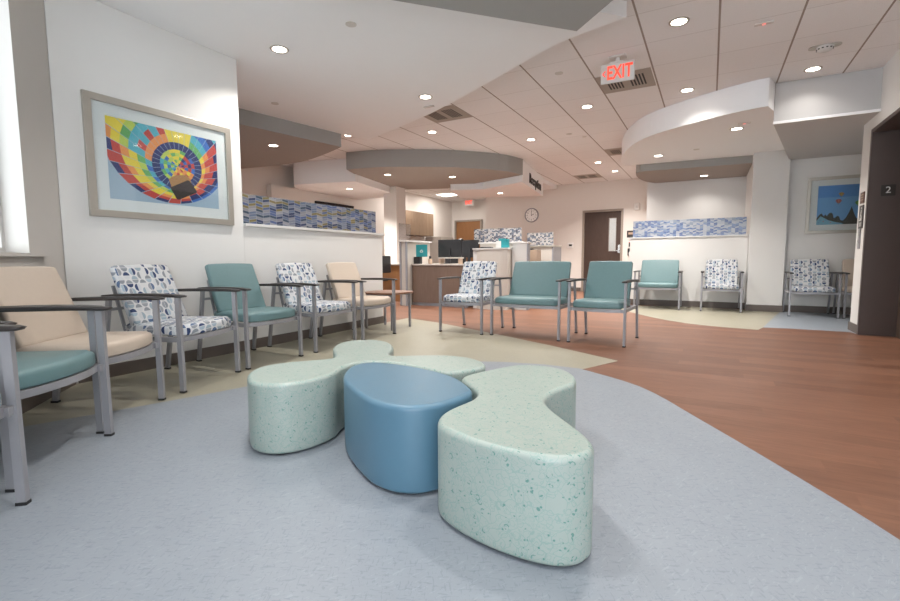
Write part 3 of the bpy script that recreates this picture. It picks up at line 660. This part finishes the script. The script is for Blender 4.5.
# elevator signs
t = thing('floor_number_sign', 'black sign with a white 2 on the dark elevator jamb', 'sign', mtx=face((1.70, 6.97, 1.64), (1, 0, 0)))
link('plate', B(-.062, .062, -.062, .062, .001, .006, bev=.001), M['plaque'], t); text('numeral', '2', .10, M['whiteink'], t, 0, .002, .0065, .001)
def wsign(name, lab, cat, y, z, w_, h_, m): 
    t = thing(name, lab, cat, mtx=face((1.55, y, z), (0, -1, 0)))
    link('plate', B(-w_/2, w_/2, -h_/2, h_/2, .001, .009, bev=.001), m, t); return t
t = wsign('wall_sign', 'small brown sign above the pictogram sign beside the elevator', 'sign', 7.25, 1.60, .16, .13, plain('brown_sign', (.10, .045, .03), .4))
for k in range(3): link('text_line', B(-.055, .055, .03-.03*k, .038-.03*k, .0095, .0105), M['tan'], t)
t = wsign('wall_sign', 'tall black pictogram sign with white figures beside the elevator', 'sign', 7.25, 1.375, .17, .27, M['plaque'])
bm = bmesh.new(); 
for k in range(4): box(bm, -.05, .05, -.11+.012*k, -.104+.012*k, .0095, .0105)
link('text_block', bm, M['whiteink'], t)
bm = prism(disc(.02, .10, .013, 12), .0095, .0105); bar(bm, (.02, .08, .01), (.0, .03, .01), .001, .022, Vector((0, 0, 1))); bar(bm, (.0, .03, .01), (.035, -.01, .01), .001, .014, Vector((0, 0, 1))); bar(bm, (.0, .03, .01), (-.03, -.02, .01), .001, .014, Vector((0, 0, 1)))
link('pictogram_figure', bm, M['whiteink'], t)
bm = bmesh.new()
for k in range(4): box(bm, -.06+.025*k, -.035+.025*k, -.045, -.035+.012*k, .0095, .0105)
link('pictogram_stairs', bm, M['whiteink'], t)
t = wsign('elevator_call_plate', 'steel elevator call button plate below the pictogram sign', 'call button', 7.27, 1.12, .09, .24, M['metal'])
for z_ in (.04, -.03): link('button', prism(disc(0, z_, .018, 16), .0095, .014), M['chrome'], t)

# ================================================================== RECEPTION
struct('column', B(-6.93, -6.56, 9.12, 9.5, 0, ZG), M['offwhite'] if False else M['wall_far'])
t = thing('reception_desk', 'low dark wood-fronted reception desk left of the white counter', 'desk', (-4.45, 7.6, 0))
link('front_panel', B(-.66, .55, 0, .03, .06, .785), M['deskwood'], t); link('kick', B(-.66, .55, .03, .05, 0, .06), M['metal'], t)
link('desktop', B(-.68, .56, -.02, .75, .785, .812, bev=.003), M['offwhite'], t); link('side_panel', B(-.66, -.63, .05, .7, 0, .785), M['deskwood'], t); link('side_panel', B(.52, .55, .05, .7, 0, .785), M['deskwood'], t)
t = thing('low_cabinet', 'low warm-brown wood cabinet behind the end of the left half wall', 'cabinet', (-5.95, 8.1, 0))
link('body', B(-.5, .5, 0, .5, 0, .78), M['doorwood'], t); link('top', B(-.51, .51, -.02, .52, .78, .81, bev=.003), M['offwhite'], t)
t = thing('desk_partition', 'narrow white partition end with metal edges and a glass top', 'partition', (-5.2, 7.43, 0))
link('panel', B(-.055, .055, .02, .9, 0, 1.24), M['offwhite'], t)
link('edge_post', B(-.085, -.055, -.01, .03, 0, 1.24, bev=.003), M['metal'], t); link('edge_post', B(.055, .085, -.01, .03, 0, 1.24, bev=.003), M['metal'], t)
link('cap', B(-.095, .095, -.02, .92, 1.24, 1.27, bev=.004), M['white'], t); link('glass_screen', B(-.09, -.078, -.01, .38, 1.272, 1.60), M['smoke'], t)
t = thing('wall_cabinet', 'light wood upper cabinet on the office wall behind reception', 'cabinet', (-8.15, 12.0, 0))
link('body', B(.002, .34, -.84, .84, 1.63, 2.34), M['cabwood'], t)
for k in range(4): link('door', B(.34, .36, -.835+.42*k, -.42+.42*k, 1.64, 2.33, bev=.002), M['cabwood'], t)
t = thing('storage_box', 'white box-shaped unit on the office counter under the wood cabinet', 'cabinet', (-7.8, 13.3, 0))
link('body', B(-.3, .25, -.45, .4, .0, 1.62), M['offwhite'], t); link('front', B(.25, .27, -.44, .39, .05, 1.6), M['offwhite'], t)
def monitor(x, y, z, w_, h_, lab, rz=0):
    t = thing('computer_monitor', lab, 'monitor', (x, y, z), rz, 'reception monitors')
    link('housing', B(-w_/2, w_/2, -.02, .02, .12, .12+h_, bev=.006), M['blackplastic'], t); link('screen', B(-w_/2+.012, w_/2-.012, .02, .023, .14, .12+h_-.012), M['screen'], t)
    link('stand', B(-.03, .03, -.045, -.02, .012, .3), M['blackplastic'], t); link('base', B(-.12, .12, -.13, .07, 0, .012, bev=.003), M['blackplastic'], t)
monitor(-4.57, 8.15, .812, .50, .36, 'left black monitor seen from behind on the reception desk', .06)
monitor(-4.09, 8.10, .812, .40, .34, 'right black monitor seen from behind on the reception desk', -.05)
t = thing('webcam', 'small black webcam on a slim stand between the two monitors', 'webcam', (-4.16, 7.86, .812))
link('stand', B(-.012, .012, -.012, .012, .01, .42), M['blackplastic'], t); link('base', prism(disc(0, 0, .06, 20), 0, .01), M['blackplastic'], t); link('head', rprism(rrect(-.045, .045, -.03, .03, .015), .42, .475, .01), M['blackplastic'], t)
t = thing('paper_tray', 'small light wood riser in front of the black monitors', 'tray', (-4.29, 7.68, .812))
link('top', B(-.25, .24, -.06, .09, .10, .125, bev=.003), M['offwhite'], t); link('foot', B(-.22, -.19, -.05, .08, 0, .10), M['tan'], t); link('foot', B(.19, .22, -.05, .08, 0, .10), M['tan'], t)
t = thing('office_chair', 'black office chair back behind the reception desk', 'chair', (-4.86, 8.95, 0))
link('backrest', B(-.26, .24, -.04, .04, .72, 1.12, bev=.02), M['blackplastic'], t); link('seat', B(-.25, .25, -.5, -.03, .44, .52, bev=.02), M['blackplastic'], t)
link('column', B(-.03, .03, -.28, -.22, .08, .44), M['metal'], t)
for k in range(5):
    bm = bmesh.new(); a = 2*PI*k/5; bar(bm, (0, -.25, .08), (.28*math.cos(a), -.25+.28*math.sin(a), .05), .04, .03, Vector((-math.sin(a), math.cos(a), 0))); link('foot', bm, M['blackplastic'], t)
t = thing('office_chair', 'edge of a dark chair behind the end of the left half wall', 'chair', (-5.97, 7.82, 0))
link('backrest', B(-.04, .04, -.2, .2, .62, .98, bev=.02), M['blackplastic'], t); link('seat', B(-.5, -.05, -.22, .22, .44, .5, bev=.02), M['blackplastic'], t); link('column', B(-.3, -.24, -.03, .03, .05, .44), M['metal'], t); link('base', prism(disc(-.27, 0, .25, 5), 0, .05), M['blackplastic'], t)
t = thing('desk_sign', 'teal card in a dark holder at the left end of the desk', 'sign', (-4.95, 7.70, .812))
link('card', B(-.13, .13, 0, .012, .14, .375, bev=.002), M['tealprint'], t)
bm = bmesh.new(); 
for s in (-1, 1): bar(bm, (s*.035, -.002, .24), (0, -.002, .275), .004, .01, Vector((0, 1, 0)))
box(bm, -.03, .03, -.003, 0, .225, .237); link('emblem', bm, M['whiteink'], t)
link('holder', B(-.16, -.02, -.04, .05, .0, .14), M['blackplastic'], t)
t = thing('pen_cup', 'small brown cup beside the teal card on the desk', 'cup', (-4.74, 7.68, .812)); link('cup', rprism(disc(0, 0, .04, 18), 0, .10, .004), M['tan'], t)
link('pens', B(-.02, .02, -.01, .01, .10, .15), M['blackplastic'], t)
# white counter units
t = thing('reception_counter', 'pale curved-front reception counter unit with a raised white ledge', 'counter', (-3.4, 7.62, 0))
link('front', prism(catmull([(-.30, -.02), (-.2, -.07), (0, -.09), (.2, -.07), (.30, -.02)], 3, False)+[(.30, .4), (-.30, .4)], 0, 1.07), M['offwhite'], t)
link('side', B(-.38, -.30, .0, .4, 0, 1.07), M['white'], t)
link('top', prism(catmull([(-.38, -.03), (-.2, -.09), (0, -.11), (.2, -.09), (.31, -.03)], 3, False)+[(.31, .3), (-.38, .3)], 1.07, 1.095), M['white'], t)
link('rear_panel', B(-.46, .38, .46, .52, 0, 1.19), M['offwhite'], t); link('ledge', B(-.48, .40, .42, .58, 1.19, 1.215, bev=.003), M['white'], t)
t = thing('counter_end_panel', 'pale blue-white upright panel unit right of the curved counter', 'partition', (-2.92, 7.75, 0))
link('panel', B(-.15, .12, 0, .08, 0, 1.17), M['white'], t); link('edge_post', B(.12, .15, -.005, .085, 0, 1.17), M['metal'], t); link('cap', B(-.16, .16, -.012, .14, 1.17, 1.195, bev=.003), M['white'], t)
t = thing('rear_counter', 'grey-beige counter unit with a metal edge at the right end of reception', 'counter', (-2.85, 8.5, 0))
link('panel', B(-.3, .27, 0, .5, 0, 1.12), M['offwhite'], t); link('edge_post', B(.27, .30, -.01, .51, 0, 1.12), M['metal'], t); link('top', B(-.32, .31, -.02, .52, 1.12, 1.15, bev=.003), M['nickel'], t)
tag(link('pedestal', B(-2.92, -2.74, 8.1, 8.35, 0, 1.06, bev=.004), M['tan']), 'small tan pedestal between the two reception counter units', 'pedestal')
tag(link('mosaic_panel', B(-4.02, -3.05, 8.14, 8.16, 1.216, 1.475, bev=.002), M['mosaic_desk']), 'taller grey mosaic screen on the reception counter ledge', 'screen panel', None)
tag(link('mosaic_panel', B(-3.14, -2.62, 8.7, 8.72, 1.151, 1.40, bev=.002), M['mosaic_desk']), 'smaller grey mosaic screen on the rear reception counter', 'screen panel', None)
bm = bpy.data.objects['mosaic_panel']
t = thing('brochure_holder', 'teal box of leaflets standing on the curved white counter', 'leaflet holder', (-3.22, 7.64, 1.098))
link('box', B(-.02, .11, 0, .07, 0, .15, bev=.002), M['tealprint'], t); link('leaflets', B(-.10, .03, .075, .10, .0, .165), M['tealprint'], t); link('back_card', B(-.12, -.025, .01, .06, 0, .12), M['white'], t)
t = thing('pen_tray', 'flat black tray lying on the curved white counter', 'tray', (-3.52, 7.64, 1.098)); link('tray', rprism(rrect(-.12, .12, -.05, .05, .03), 0, .018, .006), M['blackplastic'], t)
link('liner', rprism(rrect(-.10, .10, -.035, .035, .02), .0185, .022, .001), M['darkink'], t)
t = thing('desk_phone', 'small dark phone on the ledge of the rear counter', 'phone', (-2.90, 8.2, 1.06)); link('base', B(-.05, .05, -.06, .06, 0, .03, bev=.005), M['blackplastic'], t); link('handset', B(-.05, -.02, -.055, .055, .031, .05, bev=.005), M['blackplastic'], t)

# ================================================================== CHAIRS
TE = 'teal'
def make_chair(W, kind, label, group):
    """Guest chair, front towards -y, W between outer leg faces."""
    sm, bmt = {'print': (M['print_seat'], M['print_back']), 'teal': (M['teal'],)*2, 'beige': (M['beige'],)*2}[kind]
    t = thing('guest_chair' if W < .7 else 'wide_guest_chair', label, 'chair', group=group)
    h = W/2-.012; fy, ry = -.325, .33
    for s in (-1, 1):
        bm = bar(bmesh.new(), (s*h, fy, .012), (s*h, fy+.004, .655), .024, .032); lg = link('leg', bm, M['metal'], t)
        link('foot_cap', B(s*h-.014, s*h+.014, fy-.018, fy+.018, 0, .012), M['blackplastic'], lg)
        bm = bar(bmesh.new(), (s*h, ry, .012), (s*h, .225, .645), .024, .030); lg = link('leg', bm, M['metal'], t)
        link('foot_cap', B(s*h-.014, s*h+.014, ry-.021, ry+.021, 0, .012), M['blackplastic'], lg)
        # armrest: slim dark slab, tapered to the front
        pl = catmull([(fy-.045, .655), (fy-.03, .668), (-.15, .676), (.1, .672), (.26, .664), (.27, .655), (.25, .648), (0, .650), (-.2, .652), (fy-.02, .650)], 2)
        o2 = [(y, z) for y, z in pl]
        bm = rprism(o2, -.026, .026, .006, seg=2, xf=lambda a, b, c, s=s: (s*(h-.004)+c, a, b)); link('armrest', bm, M['black'], t)
    w2 = W/2-.05
    front = catmull([(-w2, fy+.015), (-w2*.6, fy-.018), (0, fy-.032), (w2*.6, fy-.018), (w2, fy+.015)], 3, False)
    bm = bmesh.new(); prism([(x*1.08 if abs(x) > w2*.99 else x, y) for x, y in front]+[(x, y+.02) for x, y in front[::-1]], .345, .378, bm)
    box(bm, -h, -h+.022, fy, .25, .345, .378); box(bm, h-.022, h, fy, .25, .345, .378); box(bm, -h, h, .20, .225, .345, .378)
    box(bm, -h, -w2, fy-.004, fy+.022, .345, .378); box(bm, w2, h, fy-.004, fy+.022, .345, .378)
    link('seat_frame', bm, M['metal'], t)
    so = front+[(w2, .10), (w2-.01, .16), (w2-.04, .175), (0, .178), (-w2+.04, .175), (-w2+.01, .16), (-w2, .10)]
    s_ = link('seat', rprism(so, .38, .455, .026, rb=.014, xf=lambda x, y, z: (x, y, z+(.018*(1-((y+.08)/.28)**2) if z > .42 and abs(x) < w2-.03 and y < .15 else 0)-.0)), sm, t)
    bp = inset(front+[(w2, .10), (w2-.01, .16), (-w2+.01, .16), (-w2, .10)], -.001)
    # backrest, leaning back
    wt, wb = w2-.012, w2-.004; a = math.atan2(.155, .40)
    bo = [(-wb, .0), (wb, 0), (wb-.002, .25)]+[(wt-.022+.022*math.cos(q), .425+.02*math.sin(q)) for q in (0, .5, 1.05, 1.57)]+[(wt*.5, .449), (0, .451), (-wt*.5, .449)]+[(-wt+.022+.022*math.cos(q), .425+.02*math.sin(q)) for q in (1.57, 2.1, 2.64, 3.14)]+[(-wb+.002, .25)]
    def bx(x, u, d): return (x, .062+u*math.sin(a)+d*math.cos(a)+.02*(x/wb)**2*-1+.02, .455+u*math.cos(a)-d*math.sin(a))
    link('backrest', rprism(bo, 0, .055, .018, rb=.018, xf=bx), bmt, t)
    bm = bmesh.new()
    for s in (-1, 1): bar(bm, (s*(w2-.06), .20, .36), (s*(w2-.06), .29, .72), .022, .012)
    bar(bm, (-h, .24, .56), (h, .24, .56), .02, .012, Vector((0, 0, 1))); link('back_frame', bm, M['metal'], t)
    return t
def copy_tree(o, parent=None):
    c = o.copy(); C.objects.link(c); c.parent = parent
    for ch in [q for q in list(C.objects) if q.parent == o]: copy_tree(ch, c)
    return c
GR = 'waiting room guest chairs'
chairs = [
 ('print', .61, (-2.19, .66), 131, 'patterned chair at the left photo edge, showing only a seat corner and leg'),
 ('teal', .60, (-2.343, .666), 123.5, 'teal seated chair nearest the camera at the left edge, under the window', 'R', (-2.672, 1.163)),
 ('beige', .60, (-2.748, 1.161), 123, 'beige chair below the window sill, left of the first patterned chair', 'L'),
 ('print', .61, (-3.103, 1.808), 108.3, 'blue half disc patterned chair under the large balloon picture', 'L'),
 ('teal', .60, (-3.301, 2.469), 90.7, 'teal chair standing against the left wall between two patterned chairs', 'L'),
 ('print', .60, (-3.315, 3.24), 90.5, 'blue half disc patterned chair against the half wall, beside a beige chair', 'L'),
 ('beige', .60, (-3.325, 3.955), 89, 'beige chair beside the small wooden side table', 'L'),
 ('print', .59, (-2.911, 4.946), .4, 'blue patterned chair in front of the reception desk, left end of the middle row', 'L'),
 ('teal', .84, (-2.23, 4.985), -2.5, 'wide teal chair in the middle of the row before reception', 'L'),
 ('teal', .60, (-1.305, 4.945), -3.4, 'teal chair at the right end of the middle row, on the wood floor', 'L'),
 ('teal', .75, (-1.17, 8.88), 0, 'wide teal chair against the far half wall under the pale mosaic', 'L'),
 ('print', .60, (-.11, 8.9), 0, 'patterned chair against the far half wall beside the white column', 'L'),
 ('print', .61, (1.085, 8.70), 0, 'patterned chair in the right alcove under the sky picture', 'L'),
 ('beige', .60, (1.745, 8.72), 0, 'beige chair in the right alcove, partly hidden by the elevator wall', 'L')]
protos = {}
for k, c in enumerate(chairs):
    kind, W, P, deg, lab = c[:5]; a = math.radians(deg); d_ = Vector((math.cos(a), math.sin(a)))
    key = (kind, W)
    if key not in protos: t = make_chair(W, kind, lab, GR); protos[key] = t
    else: t = copy_tree(protos[key]); t['label'] = lab
    n_ = Vector((-d_.y, d_.x))     # local +y (towards the back)
    base = Vector(P)
    if k == 0: ctr = base-d_*(W/2) if False else base-d_*(W/2)
    else: ctr = base+d_*((W-.024)/2)
    if k == 0: ctr = Vector((-2.19, .66))-d_*((W-.024)/2)
    if k == 1: ctr = Vector((-2.672, 1.163))-d_*((W-.024)/2)
    p = ctr+n_*.325; t.location = (p.x, p.y, .0032 if (p.x < -1.5 and p.y < 3) else .0016); t.rotation_euler = (0, 0, a)
# side table at the end of the seating wall
t = thing('side_table', 'small wooden side table with metal legs past the last beige chair', 'side table', (-3.70, 4.92, .0016))
link('tabletop', rprism(catmull([(-.23, -.25), (.18, -.25), (.26, -.2), (.28, 0), (.26, .2), (.18, .25), (-.23, .25)], 3), .455, .48, .006), M['tablewood'], t)
for x, y in ((.21, .2), (.21, -.2), (-.2, .2), (-.2, -.2)): link('leg', bar(bmesh.new(), (x, y, 0), (x, y, .45), .024, .024), M['metal'], t)
link('apron', B(-.2, .21, -.2, -.18, .43, .454), M['metal'], t); link('apron', B(-.2, .21, .18, .2, .43, .454), M['metal'], t)

# ================================================================== OTTOMANS
RR = [(-1.013, 1.92), (-.99, 2.03), (-.93, 2.165), (-.88, 2.275), (-.767, 2.325), (-.643, 2.305), (-.558, 2.22), (-.51, 2.088), (-.524, 2.0), (-.548, 1.92), (-.56, 1.83), (-.552, 1.754), (-.521, 1.693), (-.461, 1.615), (-.369, 1.514), (-.305, 1.433), (-.278, 1.369), (-.282, 1.32), (-.308, 1.275), (-.36, 1.243), (-.45, 1.23), (-.557, 1.235), (-.677, 1.263), (-.763, 1.301), (-.807, 1.345), (-.83, 1.41), (-.832, 1.484), (-.818, 1.568), (-.812, 1.646), (-.839, 1.73), (-.905, 1.80), (-.975, 1.86)]
BB = [(-1.50, 1.635), (-1.575, 1.745), (-1.605, 1.85), (-1.56, 1.935), (-1.406, 1.955), (-1.204, 1.93), (-1.03, 1.87), (-.94, 1.80), (-.872, 1.735), (-.838, 1.68), (-.84, 1.62), (-.855, 1.535), (-.895, 1.44), (-.97, 1.383), (-1.07, 1.372), (-1.18, 1.405), (-1.315, 1.485), (-1.42, 1.558)]
TT = [(-1.885, 1.402), (-1.985, 1.48), (-2.045, 1.58), (-2.041, 1.69), (-1.967, 1.801), (-1.885, 1.90), (-1.87, 1.97), (-1.953, 2.06), (-2.065, 2.16), (-2.145, 2.276), (-2.17, 2.391), (-2.13, 2.49), (-2.036, 2.54), (-1.907, 2.52), (-1.787, 2.428), (-1.706, 2.31), (-1.655, 2.20), (-1.60, 2.165), (-1.54, 2.19), (-1.419, 2.276), (-1.302, 2.325), (-1.185, 2.325), (-1.08, 2.275), (-1.02, 2.205), (-1.008, 2.14), (-1.045, 2.06), (-1.095, 1.985), (-1.16, 1.965), (-1.274, 1.985), (-1.433, 2.012), (-1.58, 2.01), (-1.66, 1.94), (-1.66, 1.80), (-1.61, 1.70), (-1.60, 1.60), (-1.624, 1.49), (-1.671, 1.415), (-1.744, 1.378), (-1.813, 1.375)]
def ottoman(pts, mat, lab, dz=0):
    cx = sum(p[0] for p in pts)/len(pts); cy = sum(p[1] for p in pts)/len(pts)
    pl = smooth_loop(catmull([(x-cx, y-cy) for x, y in pts], 4), 3)
    if area(pl) < 0: pl = pl[::-1]
    t = thing('ottoman', lab, 'ottoman', (cx, cy, .003))
    bm = bmesh.new(); levels = [(.007, .010), (.002, .016), (0, .026), (0, .12), (0, .20), (0, .30), (0, .320)]+[(.020*(1-math.cos(PI/2*i/6)), .320+.020*math.sin(PI/2*i/6)) for i in range(1, 7)]
    vs = []
    for d_, z in levels: vs.append([bm.verts.new((x, y, z+(dz if z > .25 else 0))) for x, y in inset(pl, d_)])
    n = len(pl)
    for a, b in zip(vs, vs[1:]):
        for i in range(n): bm.faces.new((a[i], a[(i+1) % n], b[(i+1) % n], b[i])).smooth = True
    bm.faces.new(vs[0][::-1])
    top = bm.faces.new(vs[-1])
    link('upholstery', bm, mat, t)
    link('glide_base', prism(inset(pl, .03), 0, .0135), M['blackplastic'], t)
    return t
ottoman(RR, M['doodle'], 'mint green patterned ottoman nearest the camera, waisted with two rounded ends')
ottoman(BB, M['blue_vinyl'], 'plain blue teardrop ottoman in the middle of the group', .012)
ottoman(TT, M['doodle'], 'mint green patterned three-lobed ottoman behind the blue one')
for o in C.objects:
    if o.name.startswith('column'): o['kind'] = 'structure'
